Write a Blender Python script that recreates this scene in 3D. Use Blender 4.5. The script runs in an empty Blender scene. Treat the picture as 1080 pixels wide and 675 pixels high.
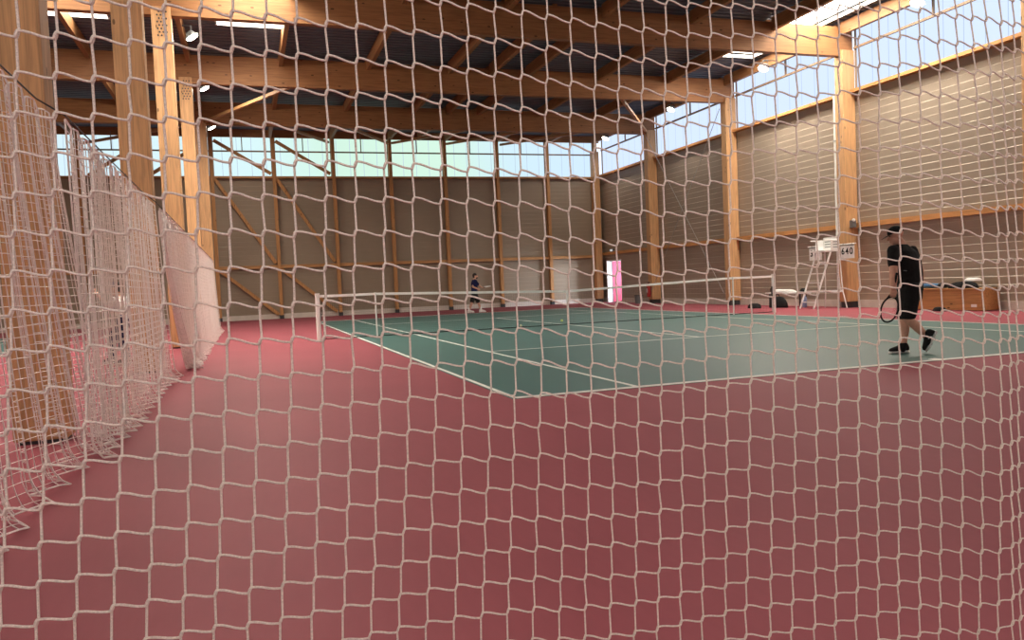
import bpy, bmesh, math, random
import numpy as np
from mathutils import Vector, Matrix
random.seed(4); rng = np.random.default_rng(4)
C = bpy.context.scene.collection
SC = bpy.context.scene
PI = math.pi

# ------------------------------------------------------------------ camera
# court centre = origin, X along the tennis net, Y down the court, metres
CAM = np.array([-7.9895, -19.4500, 1.1520])
YAW, PITCH, ROLL, FPX = 0.319304, -0.0457726, -0.0421232, 842.08
_cy, _sy, _cp, _sp = math.cos(YAW), math.sin(YAW), math.cos(PITCH), math.sin(PITCH)
_f = np.array([_sy*_cp, _cy*_cp, _sp]); _r = np.array([_cy, -_sy, 0.]); _u = np.cross(_r, _f)
_c, _s = math.cos(ROLL), math.sin(ROLL)
CR, CU, CF = _c*_r + _s*_u, -_s*_r + _c*_u, _f
cam = bpy.data.cameras.new('camera'); cam.sensor_width = 36; cam.lens = FPX*36/1080
cam.clip_start = .02; cam.clip_end = 300
camo = bpy.data.objects.new('camera', cam); C.objects.link(camo)
camo.matrix_world = Matrix(((CR[0], CU[0], -CF[0], CAM[0]), (CR[1], CU[1], -CF[1], CAM[1]), (CR[2], CU[2], -CF[2], CAM[2]), (0, 0, 0, 1)))
SC.camera = camo

def at(u, v, d):
    """measured point of the photograph at d metres in front of the camera"""
    return CAM + d*(CF + CR*((u-540)/FPX) + CU*((337.5-v)/FPX))

# ------------------------------------------------------------------ world, exposure
SC.view_settings.view_transform = 'Standard'; SC.view_settings.look = 'None'
SC.view_settings.gamma = 1; SC.view_settings.use_curve_mapping = False
SC.view_settings.exposure = 0.0
LAMP_W = 115
SKYLIGHT = 19.0
WINDOW = 1.15
YF_ = -22.0
W = bpy.data.worlds.new('sky'); SC.world = W; W.use_nodes = True
bg = W.node_tree.nodes['Background']; bg.inputs[0].default_value = (.72, .84, 1, 1); bg.inputs[1].default_value = 1.6
def area(name, loc, size, power, col, direction, parent=None, spread=None):
    l = bpy.data.lights.new(name, 'AREA'); l.shape = 'RECTANGLE'; l.size, l.size_y = size; l.energy = power; l.color = col
    if spread: l.spread = spread
    o = bpy.data.objects.new(name, l); C.objects.link(o)
    o.rotation_euler = Vector(direction).to_track_quat('-Z', 'Y').to_euler(); o.location = loc
    if parent: o.parent = parent; o.location = Vector(loc)-parent.location
    return o
# daylight coming in through the open door in the far corner
area('door_daylight', (13.4, 15.2, 1.5), (1.2, 2.0), 170, (.78, .88, 1), (-.86, .46, -.07), spread=1.2)

# unseen fill light added behind the camera to brighten the net and left columns
area('front_fill', (-7.0, YF_+.1, 2.5), (9, 1.5), 215, (1, .95, .90), (.0, 1, -.22))

# ------------------------------------------------------------------ helpers
class MB:
    def __init__(self): self.v = []; self.f = []; self.n = 0
    def add(self, V, F):
        V = np.asarray(V, float).reshape(-1, 3)
        self.v.append(V); self.f += [tuple(int(i)+self.n for i in f) for f in F]; self.n += len(V); return self
    def box(self, x0, x1, y0, y1, z0, z1):
        V = [(x, y, z) for z in (z0, z1) for y in (y0, y1) for x in (x0, x1)]
        return self.add(V, [(0, 2, 3, 1), (4, 5, 7, 6), (0, 1, 5, 4), (2, 6, 7, 3), (0, 4, 6, 2), (1, 3, 7, 5)])
    def bar(self, p, q, w, h, up=(0, 0, 1)):
        p, q = np.array(p, float), np.array(q, float); t = q-p; t /= np.linalg.norm(t)
        up = np.array(up, float)
        if abs(t@up) > .98: up = np.array([0, 1., 0])
        a = np.cross(t, up); a /= np.linalg.norm(a); b = np.cross(a, t)
        V = [c+sa*a*w/2+sb*b*h/2 for c in (p, q) for sa, sb in ((-1, -1), (1, -1), (1, 1), (-1, 1))]
        return self.add(V, [(3, 2, 1, 0), (4, 5, 6, 7), (0, 1, 5, 4), (1, 2, 6, 5), (2, 3, 7, 6), (3, 0, 4, 7)])
    def tube(self, pts, r, n=8, cap=True, up=None):
        P = np.array(pts, float); m = len(P); r = np.broadcast_to(np.asarray(r, float), (m,)) if np.ndim(r) < 2 else r
        T = np.gradient(P, axis=0); T /= np.linalg.norm(T, axis=1)[:, None]+1e-12
        ref = np.array(up, float) if up is not None else (np.array([0, 0, 1.]) if abs(T[:, 2]).max() < .9 else np.array([.31, .95, .02]))
        A = np.cross(T, ref); A /= np.linalg.norm(A, axis=1)[:, None]+1e-9; B = np.cross(A, T)
        th = np.linspace(0, 2*PI, n, endpoint=False)
        V = P[:, None]+r[:, None, None]*(np.cos(th)[None, :, None]*A[:, None]+np.sin(th)[None, :, None]*B[:, None])
        F = [(i*n+k, i*n+(k+1) % n, (i+1)*n+(k+1) % n, (i+1)*n+k) for i in range(m-1) for k in range(n)]
        if cap: F += [tuple(range(n))[::-1], tuple((m-1)*n+k for k in range(n))]
        return self.add(V, F)
    def loft(self, secs, n=16):
        """secs: list of (centre, half-axis a, half-axis b)"""
        th = np.linspace(0, 2*PI, n, endpoint=False); V = []
        for c, a, b in secs:
            c, a, b = map(lambda z: np.array(z, float), (c, a, b))
            V += [c+math.cos(t)*a+math.sin(t)*b for t in th]
        m = len(secs)
        F = [(i*n+k, i*n+(k+1) % n, (i+1)*n+(k+1) % n, (i+1)*n+k) for i in range(m-1) for k in range(n)]
        F += [tuple(range(n))[::-1], tuple((m-1)*n+k for k in range(n))]
        return self.add(V, F)
    def ell(self, c, a, b, d, nu=14, nv=9, z0=-1.0, z1=1.0):
        c, a, b, d = map(lambda z: np.array(z, float), (c, a, b, d)); secs = []
        for i in range(nv+1):
            ph = math.asin(z0)+(math.asin(z1)-math.asin(z0))*i/nv; k = max(math.cos(ph), .03)
            secs.append((c+d*math.sin(ph), a*k, b*k))
        return self.loft(secs, nu)
    def cap_limb(self, pts, rad, n=12):
        """rounded limb through pts with radii"""
        P = [np.array(p, float) for p in pts]; Q, R = [], []
        for i in range(len(P)-1):
            k = 5
            for j in range(k):
                t = j/k; Q.append(P[i]*(1-t)+P[i+1]*t); R.append(rad[i]*(1-t)+rad[i+1]*t)
        Q.append(P[-1]); R.append(rad[-1])
        t0 = (Q[0]-Q[1])/np.linalg.norm(Q[0]-Q[1]); t1 = (Q[-1]-Q[-2])/np.linalg.norm(Q[-1]-Q[-2])
        Q = [Q[0]+t0*R[0]*.8, Q[0]+t0*R[0]*.5]+Q+[Q[-1]+t1*R[-1]*.5, Q[-1]+t1*R[-1]*.8]
        R = [R[0]*.45, R[0]*.85]+R+[R[-1]*.85, R[-1]*.45]
        return self.tube(Q, R, n)
    def mesh(self, name, off=(0, 0, 0)):
        me = bpy.data.meshes.new(name); V = np.concatenate(self.v)-np.array(off)
        if self.n > 20000 and all(len(f) == 4 for f in self.f[:50]):
            me.from_pydata(V.tolist(), [], self.f)
        else: me.from_pydata(V.tolist(), [], self.f)
        me.update(); return me
    def build(self, name, mat, parent=None, smooth=False, origin=None, bevel=0, normals=False):
        if origin is None:
            if parent is not None: origin = wloc(parent)
            else:
                V = np.concatenate(self.v); lo, hi = V.min(0), V.max(0); origin = ((lo[0]+hi[0])/2, (lo[1]+hi[1])/2, lo[2])
        me = self.mesh(name, origin)
        if normals:
            bm = bmesh.new(); bm.from_mesh(me); bmesh.ops.recalc_face_normals(bm, faces=bm.faces); bm.to_mesh(me); bm.free()
        me.materials.append(mat)
        if smooth: me.polygons.foreach_set('use_smooth', [True]*len(me.polygons))
        o = bpy.data.objects.new(name, me); C.objects.link(o)
        if parent is not None:
            o.parent = parent; d = Vector(origin)-Vector(wloc(parent)); o.location = d
        else: o.location = origin
        o['_w'] = list(map(float, origin))
        if bevel:
            b = o.modifiers.new('bevel', 'BEVEL'); b.width = bevel; b.segments = 2; b.limit_method = 'ANGLE'
        return o
def wloc(o): return tuple(o['_w']) if '_w' in o else tuple(o.location)

def tag(o, label=None, cat=None, group=None, kind=None):
    if label: o['label'] = label
    if cat: o['category'] = cat
    if group: o['group'] = group
    if kind: o['kind'] = kind
    return o
def thing(name, loc, label, cat, group=None):
    o = bpy.data.objects.new(name, None); C.objects.link(o); o.location = loc; o.empty_display_size = .1
    o['_w'] = list(map(float, loc)); return tag(o, label, cat, group)
def struct(name, mb, mat, **k): return tag(mb.build(name, mat, **k), kind='structure')
def remesh(mb, voxel, smooth_it=6):
    """fuse overlapping closed shells into one continuous surface"""
    me = mb.mesh('tmp'); o = bpy.data.objects.new('tmp', me); C.objects.link(o)
    m = o.modifiers.new('r', 'REMESH'); m.mode = 'VOXEL'; m.voxel_size = voxel; m.use_smooth_shade = True
    s = o.modifiers.new('s', 'SMOOTH'); s.factor = .5; s.iterations = smooth_it
    dg = bpy.context.evaluated_depsgraph_get(); dg.update()
    ev = o.evaluated_get(dg).to_mesh()
    n = len(ev.vertices); V = np.empty(n*3); ev.vertices.foreach_get('co', V)
    F = [tuple(p.vertices) for p in ev.polygons]
    o.evaluated_get(dg).to_mesh_clear(); bpy.data.objects.remove(o); bpy.data.meshes.remove(me)
    out = MB(); out.add(V.reshape(-1, 3), F); return out

# ------------------------------------------------------------------ materials
def mat(name, col=(.5, .5, .5), rough=.6, metal=0, spec=.5):
    m = bpy.data.materials.new(name); m.use_nodes = True; b = m.node_tree.nodes['Principled BSDF']
    b.inputs['Base Color'].default_value = (*col, 1); b.inputs['Roughness'].default_value = rough
    b.inputs['Metallic'].default_value = metal; b.inputs['Specular IOR Level'].default_value = spec
    return m
def nd(m, t, **k):
    n = m.node_tree.nodes.new(t)
    for a, v in k.items(): setattr(n, a, v)
    return n
def ln(m, a, b): m.node_tree.links.new(a, b)
def ramp(m, src, stops):
    r = nd(m, 'ShaderNodeValToRGB'); e = r.color_ramp.elements
    while len(e) < len(stops): e.new(.5)
    for x, (p, c) in zip(e, stops): x.position = p; x.color = (*c, 1)
    ln(m, src, r.inputs[0]); return r.outputs[0]
def noise(m, scale=(1, 1, 1), sc=5, det=4, coord='Object', dist=0.):
    tc = nd(m, 'ShaderNodeTexCoord'); mp = nd(m, 'ShaderNodeMapping'); mp.inputs['Scale'].default_value = scale
    ln(m, tc.outputs[coord], mp.inputs[0]); n = nd(m, 'ShaderNodeTexNoise'); n.inputs['Scale'].default_value = sc
    n.inputs['Detail'].default_value = det; n.inputs['Distortion'].default_value = dist; ln(m, mp.outputs[0], n.inputs[0]); return n.outputs[0], mp
def mottle(m, col, amt=.12, sc=6, scale=(1, 1, 1), bump=0):
    f, _ = noise(m, scale, sc)
    lo = tuple(c*(1-amt) for c in col); hi = tuple(min(1, c*(1+amt)) for c in col)
    b = m.node_tree.nodes['Principled BSDF']; ln(m, ramp(m, f, [(.3, lo), (.7, hi)]), b.inputs['Base Color'])
    if bump:
        bp = nd(m, 'ShaderNodeBump'); bp.inputs['Strength'].default_value = bump; bp.inputs['Distance'].default_value = .01
        ln(m, f, bp.inputs['Height']); ln(m, bp.outputs[0], b.inputs['Normal'])
    return m
def wood(name, axis, c=(.56, .245, .075), rough=.55, lam=.045):
    m = mat(name, c, rough, spec=.3)
    s = [9, 9, 9]; s[axis] = .55
    f, mp = noise(m, tuple(s), 3, 5, dist=.6)
    base = ramp(m, f, [(.25, tuple(x*.68 for x in c)), (.5, c), (.78, tuple(min(1, x*1.22) for x in c))])
    # glue lines of the laminations
    tc = nd(m, 'ShaderNodeTexCoord'); sep = nd(m, 'ShaderNodeSeparateXYZ'); ln(m, tc.outputs['Object'], sep.inputs[0])
    ma = nd(m, 'ShaderNodeMath', operation='PINGPONG'); ma.inputs[1].default_value = lam*1.0
    ln(m, sep.outputs[2 if axis != 2 else 0], ma.inputs[0])
    lt = nd(m, 'ShaderNodeMath', operation='LESS_THAN'); lt.inputs[1].default_value = .0025; ln(m, ma.outputs[0], lt.inputs[0])
    mx = nd(m, 'ShaderNodeMix', data_type='RGBA'); ln(m, base, mx.inputs['A']); mx.inputs['B'].default_value = tuple(x*.6 for x in c)+(1,)
    sc_ = nd(m, 'ShaderNodeMath', operation='MULTIPLY'); sc_.inputs[1].default_value = .55; ln(m, lt.outputs[0], sc_.inputs[0]); ln(m, sc_.outputs[0], mx.inputs['Factor'])
    # knots
    vo = nd(m, 'ShaderNodeTexVoronoi'); mp2 = nd(m, 'ShaderNodeMapping'); s2 = [5, 5, 5]; s2[axis] = 2.2; mp2.inputs['Scale'].default_value = s2
    ln(m, tc.outputs['Object'], mp2.inputs[0]); ln(m, mp2.outputs[0], vo.inputs[0]); vo.inputs['Scale'].default_value = 1.0
    k = nd(m, 'ShaderNodeMath', operation='LESS_THAN'); k.inputs[1].default_value = .10; ln(m, vo.outputs['Distance'], k.inputs[0])
    mx2 = nd(m, 'ShaderNodeMix', data_type='RGBA'); ln(m, mx.outputs['Result'], mx2.inputs['A']); mx2.inputs['B'].default_value = tuple(x*.35 for x in c)+(1,)
    ln(m, k.outputs[0], mx2.inputs['Factor'])
    ln(m, mx2.outputs['Result'], m.node_tree.nodes['Principled BSDF'].inputs['Base Color']); return m
def emis(name, col, s):
    m = bpy.data.materials.new(name); m.use_nodes = True; nt = m.node_tree; nt.nodes.clear()
    o = nt.nodes.new('ShaderNodeOutputMaterial'); e = nt.nodes.new('ShaderNodeEmission'); e.name = 'E'
    e.inputs[0].default_value = (*col, 1); e.inputs[1].default_value = s; nt.links.new(e.outputs[0], o.inputs[0]); return m
def panel_light(name, axis, seam, stops, s):
    """translucent multiwall sheet lit by the sky behind: tint varies along the wall, thin seams"""
    m = emis(name, (1, 1, 1), s); tc = nd(m, 'ShaderNodeTexCoord'); sep = nd(m, 'ShaderNodeSeparateXYZ')
    geo = nd(m, 'ShaderNodeNewGeometry'); ln(m, geo.outputs['Position'], sep.inputs[0]); w = sep.outputs[axis]
    mr = nd(m, 'ShaderNodeMapRange'); mr.inputs[1].default_value = -28; mr.inputs[2].default_value = 20; ln(m, w, mr.inputs[0])
    nz, mp = noise(m, (1, 1, 1), .55, 2, 'Object')
    ad = nd(m, 'ShaderNodeMath', operation='MULTIPLY_ADD'); ln(m, nz, ad.inputs[0]); ad.inputs[1].default_value = .05; ln(m, mr.outputs[0], ad.inputs[2])
    col = ramp(m, ad.outputs[0], stops)
    md = nd(m, 'ShaderNodeMath', operation='PINGPONG'); md.inputs[1].default_value = seam/2; ln(m, w, md.inputs[0])
    lt = nd(m, 'ShaderNodeMath', operation='LESS_THAN'); lt.inputs[1].default_value = .012; ln(m, md.outputs[0], lt.inputs[0])
    mx = nd(m, 'ShaderNodeMix', data_type='RGBA'); ln(m, col, mx.inputs['A']); mx.inputs['B'].default_value = (.46, .57, .70, 1)
    ln(m, lt.outputs[0], mx.inputs['Factor']); ln(m, mx.outputs['Result'], m.node_tree.nodes['E'].inputs[0]); return m

WOODZ = wood('glulam_upright', 2, (.61, .345, .17)); WOODX = wood('glulam_across_shaded', 0, (.34, .155, .065)); WOODY = wood('glulam_along', 1, (.34, .16, .068))  # roof beams are the columns' wood, with the dim roof light put into their colour
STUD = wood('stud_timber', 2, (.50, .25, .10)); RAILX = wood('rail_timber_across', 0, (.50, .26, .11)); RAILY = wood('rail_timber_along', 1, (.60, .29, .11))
CLAD = mottle(mat('taupe_steel_cladding', (.36, .29, .23), .42, 0, .5), (.36, .29, .23), .05, 1.2)
CLADB = mottle(mat('brown_steel_cladding', (.30, .235, .172), .5, 0, .4), (.30, .235, .172), .06, .8)
PLINTH = mottle(mat('plinth_concrete', (.62, .56, .5), .8), (.62, .56, .5), .08, 3)
DECK = mottle(mat('grey_roof_deck', (.085, .098, .13), .5), (.085, .098, .13), .1, 1)
RED = mat('red_court_resin', (.325, .079, .100), .6, 0, .12)
GREEN = mat('green_court_resin', (.066, .148, .137), .45, 0, .4)
def floor_mat(m, c):
    f, _ = noise(m, (1, 1, 1), .7, 6); g, _ = noise(m, (3, .6, 1), 9, 6)
    b = m.node_tree.nodes['Principled BSDF']; a = nd(m, 'ShaderNodeMath', operation='MULTIPLY_ADD'); ln(m, g, a.inputs[0]); a.inputs[1].default_value = .5; ln(m, f, a.inputs[2])
    ln(m, ramp(m, a.outputs[0], [(.45, tuple(x*.93 for x in c)), (1, tuple(x*1.06 for x in c))]), b.inputs['Base Color'])
    h, _ = noise(m, (1, 1, 1), 260, 2); bp = nd(m, 'ShaderNodeBump'); bp.inputs['Strength'].default_value = .12; bp.inputs['Distance'].default_value = .003
    ln(m, h, bp.inputs['Height']); ln(m, bp.outputs[0], b.inputs['Normal'])
floor_mat(RED, (.325, .079, .100)); floor_mat(GREEN, (.066, .148, .137))
LINE = mottle(mat('white_line_paint', (.82, .8, .76), .6), (.82, .8, .76), .05, 8)
WHITE = mottle(mat('white_enamel', (.85, .84, .83), .35), (.85, .84, .83), .03, 4)
BAND = mottle(mat('white_canvas_band', (.93, .92, .9), .7), (.93, .92, .9), .03, 10)
STEEL = mottle(mat('dark_steel', (.07, .07, .075), .45, .7), (.07, .07, .075), .15, 8)
GALV = mottle(mat('galvanised_steel', (.5, .5, .5), .4, .8), (.5, .5, .5), .1, 12)
CORD = mottle(mat('cream_braided_cord', (.66, .55, .495), .8, 0, .2), (.66, .55, .495), .22, 420)
DCORD = mottle(mat('white_mesh_cord', (.92, .85, .82), .8, 0, .2), (.92, .85, .82), .08, 60)
NETB = mottle(mat('black_net_cord', (.02, .022, .022), .8), (.02, .022, .022), .2, 40)
BLACK = mottle(mat('black_fabric', (.012, .012, .013), .85, 0, .2), (.012, .012, .013), .25, 30, bump=.2)
NAVY = mottle(mat('navy_fabric', (.012, .016, .07), .85, 0, .2), (.012, .016, .07), .2, 30)
WCLOTH = mottle(mat('white_cloth', (.8, .77, .76), .85), (.8, .77, .76), .06, 14)
BLUE = mottle(mat('blue_nylon', (.03, .12, .26), .6), (.03, .12, .26), .15, 20)
SKIN = mottle(mat('skin', (.60, .33, .24), .55, 0, .35), (.60, .33, .24), .08, 25)
HAIR = mottle(mat('dark_hair', (.02, .014, .01), .6), (.02, .014, .01), .3, 60)
RUBBER = mottle(mat('white_sole_rubber', (.75, .74, .74), .6), (.75, .74, .74), .05, 20)
PLY = wood('varnished_board', 1, (.46, .23, .09), .45, 5.0)
REDP = mottle(mat('red_paint', (.5, .03, .03), .4), (.5, .03, .03), .08, 5)
DOORP = mottle(mat('pink_red_door_paint', (.55, .05, .11), .45), (.55, .05, .11), .04, 3)
GREYP = mottle(mat('grey_plastic', (.16, .17, .18), .5), (.16, .17, .18), .1, 8)
BALL = mottle(mat('yellow_felt', (.78, .86, .22), .9), (.78, .86, .22), .1, 60)
PALEBALL = mottle(mat('pale_worn_felt', (.85, .86, .62), .9), (.85, .86, .62), .08, 60)
CABLE = mottle(mat('dark_cable', (.05, .035, .03), .6), (.05, .035, .03), .2, 30)

WSTOPS = [(0, (.58, .72, .95)), (.5, (.66, .78, 1)), (1, (.62, .75, 1))]
WIN_R = panel_light('sky_lit_polycarbonate_side', 1, .62, WSTOPS, WINDOW)
# trees outside tint the middle of the end wall green
WIN_B = panel_light('sky_lit_polycarbonate_end', 0, .62, [(.28, (.66, .84, .93)), (.46, (.66, .88, .90)), (.53, (.62, .86, .72)), (.64, (.64, .88, .74)), (.70, (.62, .82, .90)), (.78, (.62, .80, .98))], WINDOW*.95)
SKYL = emis('sky_lit_dome', (1, .93, .78), SKYLIGHT)
LAMPG = emis('lamp_glow', (1, .95, .78), 30)

# ------------------------------------------------------------------ the hall
XR, XL, YB, YF = 9.5, -28.0, 18.15, -22.0
H = 8.45
BAY = [-18.0, -11.9, -5.85, .2, 6.25, 12.3, 18.0]
struct('floor', MB().box(XL-.3, 13, YF-.3, YB+.3, -.3, 0), RED, origin=(0, 0, 0))
def court(cx, name):
    m = MB(); m.box(cx-5.535, cx+5.535, -11.935, 11.935, .0, .004); struct(name, m, GREEN, origin=(cx, 0, 0))
    l = MB(); z0, z1 = .004, .007; w = .05
    for s in (-1, 1):
        for x in (5.485, 4.115): l.box(cx+s*x-w/2, cx+s*x+w/2, -11.885, 11.885, z0, z1)
        l.box(cx-5.485, cx+5.485, s*11.885-w, s*11.885+w, z0, z1+.0005)
        l.box(cx-4.115, cx+4.115, s*6.4-w/2, s*6.4+w/2, z0, z1+.0005)
        l.box(cx-.05, cx+.05, s*11.885-(.15 if s > 0 else 0), s*11.885+(0 if s > 0 else .15), z0, z1+.001)
    l.box(cx-w/2, cx+w/2, -6.4, 6.4, z0, z1+.0007)
    struct(name+'_lines', l, LINE, origin=(cx, 0, 0))
court(0, 'floor_court'); court(-19, 'floor_far_court')

def cladding(name, axis, a0, a1, pos, z0, z1, inward, mat_, pitch=.205, skip=None, rib=.013):
    """horizontally ribbed steel sheet; profile runs up the wall"""
    prof = []; z = z0
    while z < z1-1e-6:
        t = min(pitch, z1-z)
        prof += [(z, 0.0), (z+t*.92, rib)]
        z += pitch
    prof.append((z1, 0.)); m = MB()
    def strip(b0, b1, pr):
        V = []
        for zz, d in pr:
            for b in (b0, b1): V.append((pos+inward*(.0+d), b, zz) if axis == 1 else (b, pos+inward*d, zz))
        m.add(V, [(2*i, 2*i+1, 2*i+3, 2*i+2) for i in range(len(pr)-1)])
        # backing sheet
        if axis == 1: m.box(min(pos-inward*.06, pos-inward*.02), max(pos-inward*.06, pos-inward*.02), b0, b1, pr[0][0], pr[-1][0])
        else: m.box(b0, b1, min(pos-inward*.06, pos-inward*.02), max(pos-inward*.06, pos-inward*.02), pr[0][0], pr[-1][0])
    if skip:
        s0, s1, sz = skip
        strip(a0, s0, prof); strip(s1, a1, prof); strip(s0, s1, [(max(zz, sz), d) for zz, d in prof if zz >= sz-.05])
    else: strip(a0, a1, prof)
    return struct(name, m, mat_, origin=((pos, a0, 0) if axis == 1 else (a0, pos, 0)))
SILL_R, SILL_B = 6.45, 6.38
DOOR = (16.05, 17.35, 2.05)
cladding('wall_right', 1, YF, YB, XR, .22, SILL_R, -1, CLAD, skip=DOOR)
cladding('wall_back', 0, XL, XR, YB, .22, SILL_B, -1, CLADB, rib=.007)
cladding('wall_left', 1, YF, YB, XL, .0, H, 1, CLADB)
cladding('wall_front', 0, XL, XR, YF, .0, H, 1, CLADB)
m = MB(); m.box(XR-.05, XR+.1, YF, DOOR[0]-.06, 0, .22); m.box(XR-.05, XR+.1, DOOR[1]+.06, YB, 0, .22); struct('baseboard_right', m, PLINTH)
struct('baseboard_back', MB().box(XL, XR-.05, YB-.05, YB+.1, 0, .22), PLINTH)

# roof deck (ribs run across the hall) with openings for the skylights
SKY = [(-12.7, -11.0, -4.2, 3.75), (-8.35, -6.62, -4.2, 3.75), (7.0, 8.75, -5.2, 4.0), (-12.7, -11.0, -16, -8.5), (7.0, 8.75, -17, -9.3), (-24, -22.3, -4.2, 3.75)]  # near left opening is out of view, added to light the nearest left column
def deck():
    m = MB(); xs = sorted({XL, XR+.3} | {x for s in SKY for x in s[:2]}); p = .25
    y = YF
    while y < YB-.01:
        y1 = min(y+p, YB)
        prof = [(y, H), (y+(y1-y)*.5, H), (y+(y1-y)*.62, H+.05), (y+(y1-y)*.88, H+.05), (y1, H)]
        for i in range(len(xs)-1):
            if any(s[0] <= xs[i] and xs[i+1] <= s[1] and y1 > s[2] and y < s[3] for s in SKY): continue
            V = [(x, a, b) for a, b in prof for x in (xs[i], xs[i+1])]
            m.add(V, [(2*k, 2*k+2, 2*k+3, 2*k+1) for k in range(4)])
        y = y1
    # outer skin of the roof
    for i in range(len(xs)-1):
        ys = sorted({YF, YB} | {v for s in SKY for v in s[2:]})
        for j in range(len(ys)-1):
            if any(s[0] <= xs[i] and xs[i+1] <= s[1] and ys[j] >= s[2]-1e-6 and ys[j+1] <= s[3]+1e-6 for s in SKY): continue
            m.box(xs[i], xs[i+1], ys[j], ys[j+1], H+.10, H+.16)
    struct('ceiling', m, DECK, origin=(0, 0, 0))
deck()
sky_lab = ['skylight left of the lit timber column, beyond the divider net', 'skylight over the front roof beam between the left columns and mid roof', 'skylight beside the right wall windows, over the front roof beam',
           'unseen skylight added to brighten the nearest left column', 'skylight behind the camera on the right', 'skylight over the far left hall']
for s, lb in zip(SKY, sky_lab):
    x0, x1, y0, y1 = s
    t = thing('skylight', ((x0+x1)/2, (y0+y1)/2, H+.1), lb, 'skylight', 'roof skylights')
    MB().box(x0, x1, y0, y1, H+.20, H+.23).build('pane', SKYL, t)
    f = MB()
    f.box(x0-.04, x0, y0, y1, H, H+.24).box(x1, x1+.04, y0, y1, H, H+.24).box(x0, x1, y0-.04, y0, H, H+.24).box(x0, x1, y1, y1+.04, H, H+.24)
    f.build('curb', WHITE, t)

# clerestory windows, one per bay
n = 1
def window(a0, a1, axis, pos, inward, z0, z1, zt, mp):
    global n
    wn = n; n += 1
    def bx(m, d0, d1, b0, b1, q0, q1):
        p0, p1 = sorted((pos+inward*d0, pos+inward*d1))
        return m.box(p0, p1, b0, b1, q0, q1) if axis == 1 else m.box(b0, b1, p0, p1, q0, q1)
    o = struct(f'window_{wn}', bx(MB(), -.06, -.03, a0, a1, z0, z1), mp)
    o['_w'] = list(o.location)
    bx(MB(), .0, .07, a0, a1, zt-.03, zt+.03).build('transom', WIN_T, o)
    s = MB(); bx(s, -.03, .22, a0, a1, z0-.09, z0); s.build('sill', RAILY if axis == 1 else RAILX, o)
    f = MB(); bx(f, -.03, .03, a0, a0+.03, z0, z1); bx(f, -.03, .03, a1-.03, a1, z0, z1); bx(f, -.03, .03, (a0+a1)/2-.02, (a0+a1)/2+.02, zt, z1); f.build('window_frame', WIN_T, o)
WIN_T = mottle(mat('brown_window_bar', (.30, .2, .13), .6), (.30, .2, .13), .1, 6)
for i in range(len(BAY)-1): window(BAY[i]+.18, BAY[i+1]-.18, 1, XR, -1, SILL_R, 8.4, 7.68, WIN_R)
ST = [9.2-2.62*i for i in range(15)]
for i in range(14):
    if ST[i+1] > -28: window(ST[i+1]+.07, ST[i]-.07, 0, YB, -1, SILL_B, 8.3, 7.5, WIN_B)
window(-12, -2, 0, YF, 1, 1.7, 3.3, 2.9, emis('front_fill_pane', (.9, .93, 1), 1.5))  # unseen glowing window, added behind the camera to back the fill light
# header board closing the wall above the windows
struct('trim_1', MB().box(XR-.02, XR+.08, YF, YB, 8.35, H+.1), WOODY)
struct('trim_2', MB().box(XL, XR, YB-.02, YB+.08, 8.12, H+.1), WOODX)
k = 3
for i, x in enumerate(ST):
    if x < XL+.2: continue
    m = MB().box(x-.075, x+.075, YB-.23, YB-.03, .0, 8.1); o = struct(f'trim_{k}', m, STUD); k += 1
    s = MB().box(x-.09, x+.09, YB-.245, YB-.03, .0, .16).build('base_shoe', STEEL, o)
for i in range(len(ST)-1):
    if ST[i+1] < XL: continue
    struct(f'trim_{k}', MB().box(ST[i+1]+.075, ST[i]-.075, YB-.16, YB-.03, 2.28, 2.42), RAILX); k += 1
for i in range(len(BAY)-1):
    struct(f'trim_{k}', MB().box(XR-.17, XR-.03, BAY[i]+.2, BAY[i+1]-.2, 2.38, 2.52), RAILY); k += 1
# diagonal wind braces of the end wall
for (xa, za, xb, zb) in [(-9.05, 6.3, -6.65, 2.5), (-6.45, 6.3, -4.05, 2.5), (-9.05, 2.25, -6.65, .2), (-6.45, 2.25, -4.05, .2), (-9.0, 7.95, -6.65, 6.5), (-6.4, 7.95, -4.05, 6.5), (-14.0, 6.4, -11.7, 7.9), (-11.6, 6.45, -9.35, 7.9)]:
    struct(f'trim_{k}', MB().bar((xa, YB-.12, za), (xb, YB-.12, zb), .12, .14), STUD if zb < 6.4 and za < 6.4 else RAILX); k += 1

# glulam columns and main beams
def column(x0, x1, y, label, bolts=False, grp=None):
    zb = .18 if x0 > 0 else .03
    t = thing('timber_column', ((x0+x1)/2, y, 0), label, 'column', grp)
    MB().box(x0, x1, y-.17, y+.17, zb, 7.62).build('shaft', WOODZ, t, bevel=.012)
    s = MB(); s.box(x0+.03, x1-.03, y-.14, y+.14, 0, zb)
    s.build('base_shoe', STEEL, t)
    if bolts:
        b = MB(); xm = (x0+x1)/2
        for r in range(8):
            for c_ in range(3): b.tube([(xm-.08+.075*c_+(.037 if r % 2 else 0), y-.185, 6.98+.075*r), (xm-.08+.075*c_+(.037 if r % 2 else 0), y-.165, 6.98+.075*r)], .02, 8)
        b.build('bolt_pattern', STEEL, t)
column(-9.85, -9.45, BAY[1], 'nearest timber column on the left, behind the bunched divider net')
column(-9.70, -9.27, BAY[2], 'second timber column from the left, wrapped by the divider net at its foot')
column(-9.66, -9.25, BAY[3], 'brightly lit timber column with a bolt pattern near its top', True)
column(-9.54, -9.18, BAY[4], 'timber column just behind the brightly lit bolted one', True)
column(-9.46, -9.06, BAY[5], 'farthest timber column of the left row, beside the end of the divider net')
column(9.03, 9.47, BAY[3], 'timber column standing beside the umpire chair and its score boards')
column(9.03, 9.47, BAY[4], 'timber column on the right wall just left of the right net post')
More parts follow.
